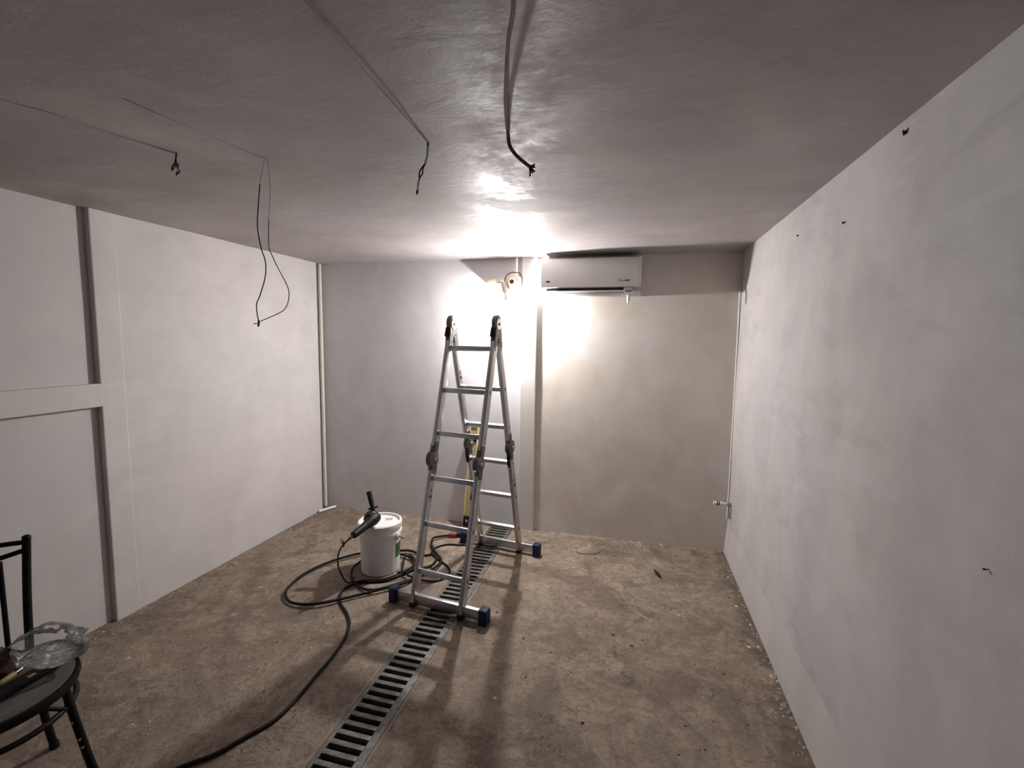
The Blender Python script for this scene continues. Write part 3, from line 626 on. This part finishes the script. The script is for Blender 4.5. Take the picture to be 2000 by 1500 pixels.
ridge('plastered_chase', [(-.685, 1.51), (-.664, 1.157), (-.643, .916), (-.630, .6), (-.62, .2)], .0055, .003, 'chase_fill', 'straight plastered cable ridge ending at the pale blue wires')
cd = thing('ceiling_conduit', 'dark flexible conduit drooping from ceiling near the bright reflection', 'conduit', (-.405, 1.5, ZC)); co = Vector(cd.location)
def cb(mb, nm, mt, **k):
    bmesh.ops.translate(mb.bm, verts=mb.bm.verts[:], vec=-co); return mb.build(nm, mt, cd, **k)
cb(MB().tube([(-.215, .60, ZC + .004), (-.235, .80, ZC + .004), (-.246, .934, ZC + .004), (-.288, 1.052, ZC + .004), (-.328, 1.187, ZC + .003), (-.362, 1.309, ZC + .002), (-.398, 1.46, ZC - .002)], .0075, 10, smooth=6), 'ceiling_run', 'run_fill', smooth=60)
cb(MB().tube([(-.396, 1.45, ZC - .003), (-.405, 1.492, ZC - .012), (-.404, 1.50, 2.218), (-.396, 1.50, 2.200), (-.377, 1.50, 2.177), (-.352, 1.50, 2.155), (-.334, 1.50, 2.141)], lambda t: .0058, 10, smooth=6), 'hanging_tail', 'conduit_dark', smooth=60)
for dx, dz, dy in ((.012, .010, .004), (.016, -.004, -.004), (.006, -.018, .003), (-.001, -.030, 0), (.012, -.012, .006)):
    cb(MB().tube([(-.338, 1.50, 2.145), (-.334 + dx * .4, 1.50 + dy, 2.141 + dz * .4), (-.334 + dx, 1.50 + dy * 2, 2.141 + dz)], .0030, 6, smooth=3), 'wire_end', 'wire_black')
t = thing('curled_wires', 'short curled black wires hanging from ceiling at the far left', 'wires', (-1.615, 1.395, ZC)); to = Vector(t.location)
def wire(par, base, pts, r, mt, nm='wire', sm=5):
    mb = MB().tube([Vector(p) - base for p in pts], r, 7, smooth=sm); return mb.build(nm, mt, par, smooth=60)
wire(t, to, [(-1.608, 1.39, ZC), (-1.612, 1.395, 2.240), (-1.622, 1.40, 2.243)], .0035, 'conduit_dark', 'wire_sheath')
wire(t, to, [(-1.615, 1.395, 2.243), (-1.619, 1.395, 2.228), (-1.622, 1.395, 2.216), (-1.631, 1.395, 2.211), (-1.638, 1.395, 2.199), (-1.634, 1.393, 2.192), (-1.626, 1.395, 2.203), (-1.624, 1.397, 2.212)], .0024, 'wire_black')
wire(t, to, [(-1.617, 1.395, 2.243), (-1.618, 1.397, 2.22), (-1.619, 1.397, 2.203), (-1.615, 1.397, 2.214), (-1.608, 1.397, 2.211), (-1.611, 1.395, 2.196), (-1.603, 1.395, 2.188), (-1.608, 1.393, 2.178), (-1.615, 1.395, 2.186), (-1.619, 1.395, 2.172)], .0022, 'wire_black')
t = thing('wire_loop', 'two long thin wires hanging in a loop from ceiling', 'wires', (-1.33, 1.507, ZC)); to = Vector(t.location)
wa = [(-1.334, 1.507, 2.25), (-1.346, 1.507, 2.215), (-1.352, 1.507, 2.196), (-1.361, 1.507, 2.16), (-1.374, 1.507, 2.068), (-1.379, 1.507, 2.003), (-1.369, 1.51, 1.928), (-1.357, 1.515, 1.88), (-1.362, 1.517, 1.824), (-1.386, 1.515, 1.757), (-1.398, 1.507, 1.715), (-1.391, 1.507, 1.655)]
wire(t, to, wa[:4], .0016, 'wire_white', 'wire_insulation'); wire(t, to, wa[3:], .0021, 'wire_black')
wb = [(-1.327, 1.507, 2.25), (-1.317, 1.507, 2.184), (-1.318, 1.507, 2.111), (-1.328, 1.507, 2.029), (-1.332, 1.507, 1.936), (-1.318, 1.507, 1.898), (-1.288, 1.50, 1.85), (-1.252, 1.49, 1.803), (-1.236, 1.49, 1.765), (-1.241, 1.49, 1.727), (-1.263, 1.495, 1.699), (-1.297, 1.50, 1.684), (-1.356, 1.507, 1.665), (-1.394, 1.507, 1.652)]
wire(t, to, wb[:4], .0016, 'wire_white', 'wire_insulation'); wire(t, to, wb[3:], .0017, 'wire_grey')
wire(t, to, [(-1.391, 1.507, 1.660), (-1.390, 1.507, 1.648), (-1.394, 1.507, 1.636)], .0036, 'wire_black', 'wire_knot'); wire(t, to, [(-1.391, 1.507, 1.65), (-1.402, 1.507, 1.647), (-1.414, 1.507, 1.647)], .0018, 'wire_black', 'wire_knot')
t = thing('blue_wires', 'pale blue taped wires with black ends hanging from ceiling', 'wires', (-.686, 1.506, ZC)); to = Vector(t.location)
s = wire(t, to, [(-.684, 1.506, 2.25), (-.687, 1.506, 2.222), (-.689, 1.506, 2.205), (-.696, 1.506, 2.180)], .0042, 'wire_blue', 'tape_sleeve')
wire(t, to, [(-.686, 1.505, 2.249), (-.684, 1.500, 2.237)], .003, 'wire_black', 'wire_stub')
wire(t, to, [(-.696, 1.506, 2.182), (-.706, 1.508, 2.165), (-.707, 1.508, 2.150), (-.716, 1.506, 2.138), (-.720, 1.506, 2.122), (-.724, 1.506, 2.108)], .0023, 'wire_black')
wire(t, to, [(-.697, 1.505, 2.180), (-.713, 1.503, 2.160), (-.716, 1.503, 2.145), (-.718, 1.506, 2.128), (-.722, 1.506, 2.110), (-.727, 1.506, 2.084)], .0023, 'wire_black')
wire(t, to, [(-.719, 1.504, 2.128), (-.723, 1.504, 2.112), (-.722, 1.504, 2.100)], .0036, 'wire_blue', 'tape_wrap')
wire(t, to, [(-.725, 1.506, 2.098), (-.727, 1.506, 2.084)], .0036, 'wire_black', 'wire_end')

# ------------------------------------------------------------------ chair with clutter, lower left
CC = Vector((-1.965, .945, 0)); ch = thing('metal_chair', 'worn black metal chair with round seat near the left edge', 'chair', CC)
SZ = .45; pol = lambda r, a, z: Vector((r * math.cos(math.radians(a)), r * math.sin(math.radians(a)), z))
MB().lathe([(.0, SZ - .012), (.196, SZ - .012), (.203, SZ - .004), (.200, SZ), (.0, SZ)], 48, cap=False).build('seat', 'seat_worn', ch, smooth=40)
mb = MB(); mb.lathe([(.196, SZ - .030), (.213, SZ - .030), (.217, SZ - .016), (.213, SZ - .001), (.202, SZ - .001), (.196, SZ - .012)], 48, cap=False)
bm_ = mb.bm; bm_.verts.ensure_lookup_table(); n_ = 48
for k in range(n_): bm_.faces.new((bm_.verts[5 * n_ + k], bm_.verts[5 * n_ + (k + 1) % n_], bm_.verts[(k + 1) % n_], bm_.verts[k]))
mb.build('seat_rim', 'chair_black', ch, smooth=40)
LA = (30, 123, 213, 303)
for a in LA:
    back = a in (123, 213)
    pts = [pol(.196, a, SZ - .022), pol(.212, a, .33), pol(.250, a, .14), pol(.284, a, .006)]
    l = MB().tube(pts, .0125, 12, smooth=5).build('leg', 'chair_black', ch, smooth=50)
    MB().lathe([(.013, 0), (.0155, .001), (.0155, .022), (.013, .024)], 12, Matrix.Translation(pol(.284, a, 0))).build('foot_cap', 'black_plastic', l, smooth=40)
rg = [pol(.200, 360 * k / 40, .357) for k in range(41)]
MB().tube(rg, .0095, 10, cap=False).build('ring_brace', 'chair_black', ch, smooth=50)
for a in LA: MB().tube([pol(.178, a - 26, SZ - .03), pol(.192, a - 20, .405), pol(.2, a - 9, .372), pol(.205, a - 2, .350)], .007, 8, smooth=5).build('arch_brace', 'chair_black', ch, smooth=50)
T1 = Vector((-2.070, 1.128, .872)) - CC; B1 = pol(.196, 123, SZ - .03); T2 = Vector((-2.205, .79, .872)) - CC; B2 = pol(.196, 213, SZ - .03)
for B_, T_ in ((B1, T1), (B2, T2)):
    MB().tube([B_, B_.lerp(T_, .5) + Vector((-.006, 0, 0)), T_], .0125, 12, smooth=6).lathe([(.0125, 0), (.013, .002), (.012, .008), (.006, .012)], 12, Matrix.Translation(T_)).build('back_post', 'chair_black', ch, smooth=50)
for z, sag in ((.858, .03), (.832, .035)):
    a, b = B1.lerp(T1, (z - SZ) / .42), B2.lerp(T2, (z - SZ) / .42)
    md = (a + b) / 2 + Vector((-sag, sag * .4, .012 if z > .85 else -.03))
    MB().tube([a, md, b], .0085, 10, smooth=8).build('back_rail', 'chair_black', ch, smooth=50)
a, b = B1.lerp(T1, .88), B2.lerp(T2, .88); a2, b2 = B1.lerp(T1, .02), B2.lerp(T2, .02)
for q in (.18, .5, .82): MB().tube([a2.lerp(b2, q) + Vector((-.010 - .05 * math.sin(PI * q), .006 + .02 * math.sin(PI * q), 0)), a.lerp(b, q) + Vector((-.034, .013, -.02))], .008, 8).build('back_spindle', 'chair_black', ch, smooth=50)
mb = MB()
# paint spots on the near leg
for z_, da in ((.235, 10), (.205, 30), (.30, -5)):
    f_ = (.33 - z_) / .19; c_ = pol(.212 + .038 * f_, 30, z_)
    d_ = Vector((.45, -.75, .3)).normalized() if da > 0 else Vector((.2, -.9, .1)).normalized()
    mb.lathe([(.0, .0), (.0055, .0002), (.003, .0012), (.0, .0014)], 10, frame(c_ + d_ * .0122, c_ + d_ * .02), cap=False)
mb.build('paint_spot', 'crumb_light', ch)

def crumple(name, mt, c, size, seed, amp, label, cat, sub=4, flat=None):
    mb = MB(); bmesh.ops.create_icosphere(mb.bm, subdivisions=sub, radius=1)
    for v in mb.bm.verts:
        d = v.co.normalized(); n = noise.noise(d * 1.6 + Vector((seed, 0, 0))) * .5 + abs(noise.noise(d * 3.7 + Vector((0, seed, 0)))) * .6 - .15 + noise.noise(d * 8 + Vector((0, 0, seed))) * .12
        p = d * (1 + amp * n); p = Vector((p.x * size[0], p.y * size[1], p.z * size[2]))
        if flat is not None and p.z < flat: p.z = flat
        v.co = p
    zmin = min(v.co.z for v in mb.bm.verts); bmesh.ops.translate(mb.bm, verts=mb.bm.verts[:], vec=(0, 0, -zmin))
    o = mb.build(name, mt, smooth=180); o.location = c; return tag(o, label, cat)
crumple('plastic_bag', 'film', (-1.940, 1.095, SZ + .031), (.125, .085, .060), 4.2, .38, 'crumpled clear plastic bag on the chair seat', 'bag', flat=-.03)
crumple('work_cloth', 'maroon_cloth', (-2.055, .990, SZ + .001), (.080, .070, .066), 9.1, .5, 'dark maroon rag bunched on the chair seat', 'cloth', flat=-.018)
# trowel with black handle across the seat rim
tr = thing('plaster_float', 'long black tool lying across the edge of the chair seat', 'tool', (-1.83, 1.02, SZ + .003)); tz = Vector(tr.location)
p0, p1 = Vector((-1.900, 1.172, .467)), Vector((-1.890, .790, .465))
d = (p1 - p0).normalized()
def tb(mb, nm, mt, **k):
    bmesh.ops.translate(mb.bm, verts=mb.bm.verts[:], vec=-tz); return mb.build(nm, mt, tr, **k)
tb(MB().lathe([(.006, 0), (.011, .004), (.012, .03), (.009, .06), (.010, .075)], 14, frame(p0, p1)), 'handle', 'black_plastic', smooth=50)
tb(MB().box((-.010, -.024, .07), (.010, .024, (p1 - p0).length), .003, frame(p0, p1)), 'blade_bar', 'black_plastic', smooth=40)
f_ = frame(p0, p1); tb(MB().box((.0098, -.020, .155), (.0108, -.006, .175), 0, f_), 'orange_sticker', 'orange_label')
sd = thing('screwdriver', 'thin steel screwdriver with amber tip beside the rag on the chair seat', 'tool', (-1.87, .97, SZ + .002)); sz = Vector(sd.location)
a_, b_ = Vector((-1.992, 1.080, .462)), Vector((-1.972, 1.015, .462))
mb = MB().tube([a_, b_], .0028, 8); bmesh.ops.translate(mb.bm, verts=mb.bm.verts[:], vec=-sz); mb.build('shaft', 'chrome', sd, smooth=50)
mb = MB().lathe([(.004, 0), (.009, .006), (.010, .05), (.006, .055)], 12, frame(b_, b_ * 2 - a_)); bmesh.ops.translate(mb.bm, verts=mb.bm.verts[:], vec=-sz); mb.build('handle', 'level_yellow', sd, smooth=50)

# ------------------------------------------------------------------ scraps and crumbs on the floor
o = MB().tube([(.198, 3.298, .006), (.205, 3.275, .007), (.212, 3.25, .008), (.226, 3.215, .010), (.238, 3.19, .008)], lambda t: .004 + .008 * math.sin(PI * min(1, max(0, t * 1.25 - .25))), 8, smooth=4).build('black_scrap', 'black_plastic', smooth=50)
tag(o, 'small black scrap lying alone on the floor before the end wall', 'scrap')
o = MB().tube([(-.362, 3.43, .004), (-.335, 3.41, .004), (-.30, 3.402, .005), (-.26, 3.415, .006), (-.19, 3.452, .004)], .0026, 6, smooth=4).build('wire_offcut', 'conduit_dark', smooth=50)
tag(o, 'thin curved wire offcut on the floor right of the ladder', 'wire')
def crumbs(name, mt, n, place, smin, smax, label):
    mb = MB(); base = [(1, 0, 0), (-1, 0, 0), (0, 1, 0), (0, -1, 0), (0, 0, 1), (0, 0, -.3)]
    fc = [(0, 2, 4), (2, 1, 4), (1, 3, 4), (3, 0, 4), (2, 0, 5), (1, 2, 5), (3, 1, 5), (0, 3, 5)]
    for _ in range(n):
        x, y = place()
        if GX0 - .02 < x < GX1 + .02: continue
        s = smin + (smax - smin) * random.random() ** 3; a = random.random() * 6.28; e = .4 + .9 * random.random(); vs = []
        for p in base:
            q = Vector((p[0] * s * (1 + .5 * random.random()), p[1] * s * e, p[2] * s * (.3 + .4 * random.random())))
            q.rotate(Matrix.Rotation(a, 3, 'Z')); vs.append(mb.bm.verts.new((x + q.x, y + q.y, q.z + s * .1)))
        for f in fc: mb.bm.faces.new([vs[k] for k in f])
    o = mb.build(name, mt); return tag(o, label, 'debris', kind='stuff')
def anywhere(): return random.uniform(XL + .05, XR - .05), random.uniform(.6, YB - .05)
def edges_():
    k = random.random()
    if k < .38: return XR - .02 - abs(random.gauss(0, .03)), random.uniform(.8, YB)
    if k < .7: return random.uniform(XL, XR), YB - abs(random.gauss(0, .03))
    return XL + abs(random.gauss(0, .035)), random.uniform(1.2, YB)
def patchy():
    while True:
        x, y = anywhere()
        if noise.noise(Vector((x * 1.6, y * 1.6, 3.3))) > .12: return x, y
crumbs('floor_crumbs', 'crumb', 900, patchy, .0012, .008, 'fine brown grit scattered over the concrete floor')
crumbs('dark_specks', 'crumb_dark', 420, anywhere, .0012, .009, 'small dark specks scattered over the concrete floor')
crumbs('plaster_flakes', 'crumb_light', 260, lambda: edges_() if random.random() < .7 else anywhere(), .002, .011, 'pale plaster flakes along the foot of the walls')
crumbs('edge_rubble', 'crumb', 900, edges_, .002, .012, 'brown mortar rubble along the foot of the walls')
for y, z, s, lb in ((1.169, 1.128, .003, 'tiny dark nail low on the right wall near the viewer'), (1.655, 2.211, .011, 'dark wall plug high on the right wall nearest the viewer'), (2.033, 2.046, .006, 'small dark nail in the middle of the right wall top'), (2.547, 2.108, .006, 'small dark nail nearest the corner on the right wall')):
    o = MB().lathe([(s * .4, -.004), (s * .4, .006), (s * .75, .007), (s * .75, .010), (s * .3, .011)], 8, frame((XR + .002, y, z), (XR - .05, y + .02, z - .01))).build('wall_nail' if s < .01 else 'wall_plug', 'wire_black'); tag(o, lb, 'nail')
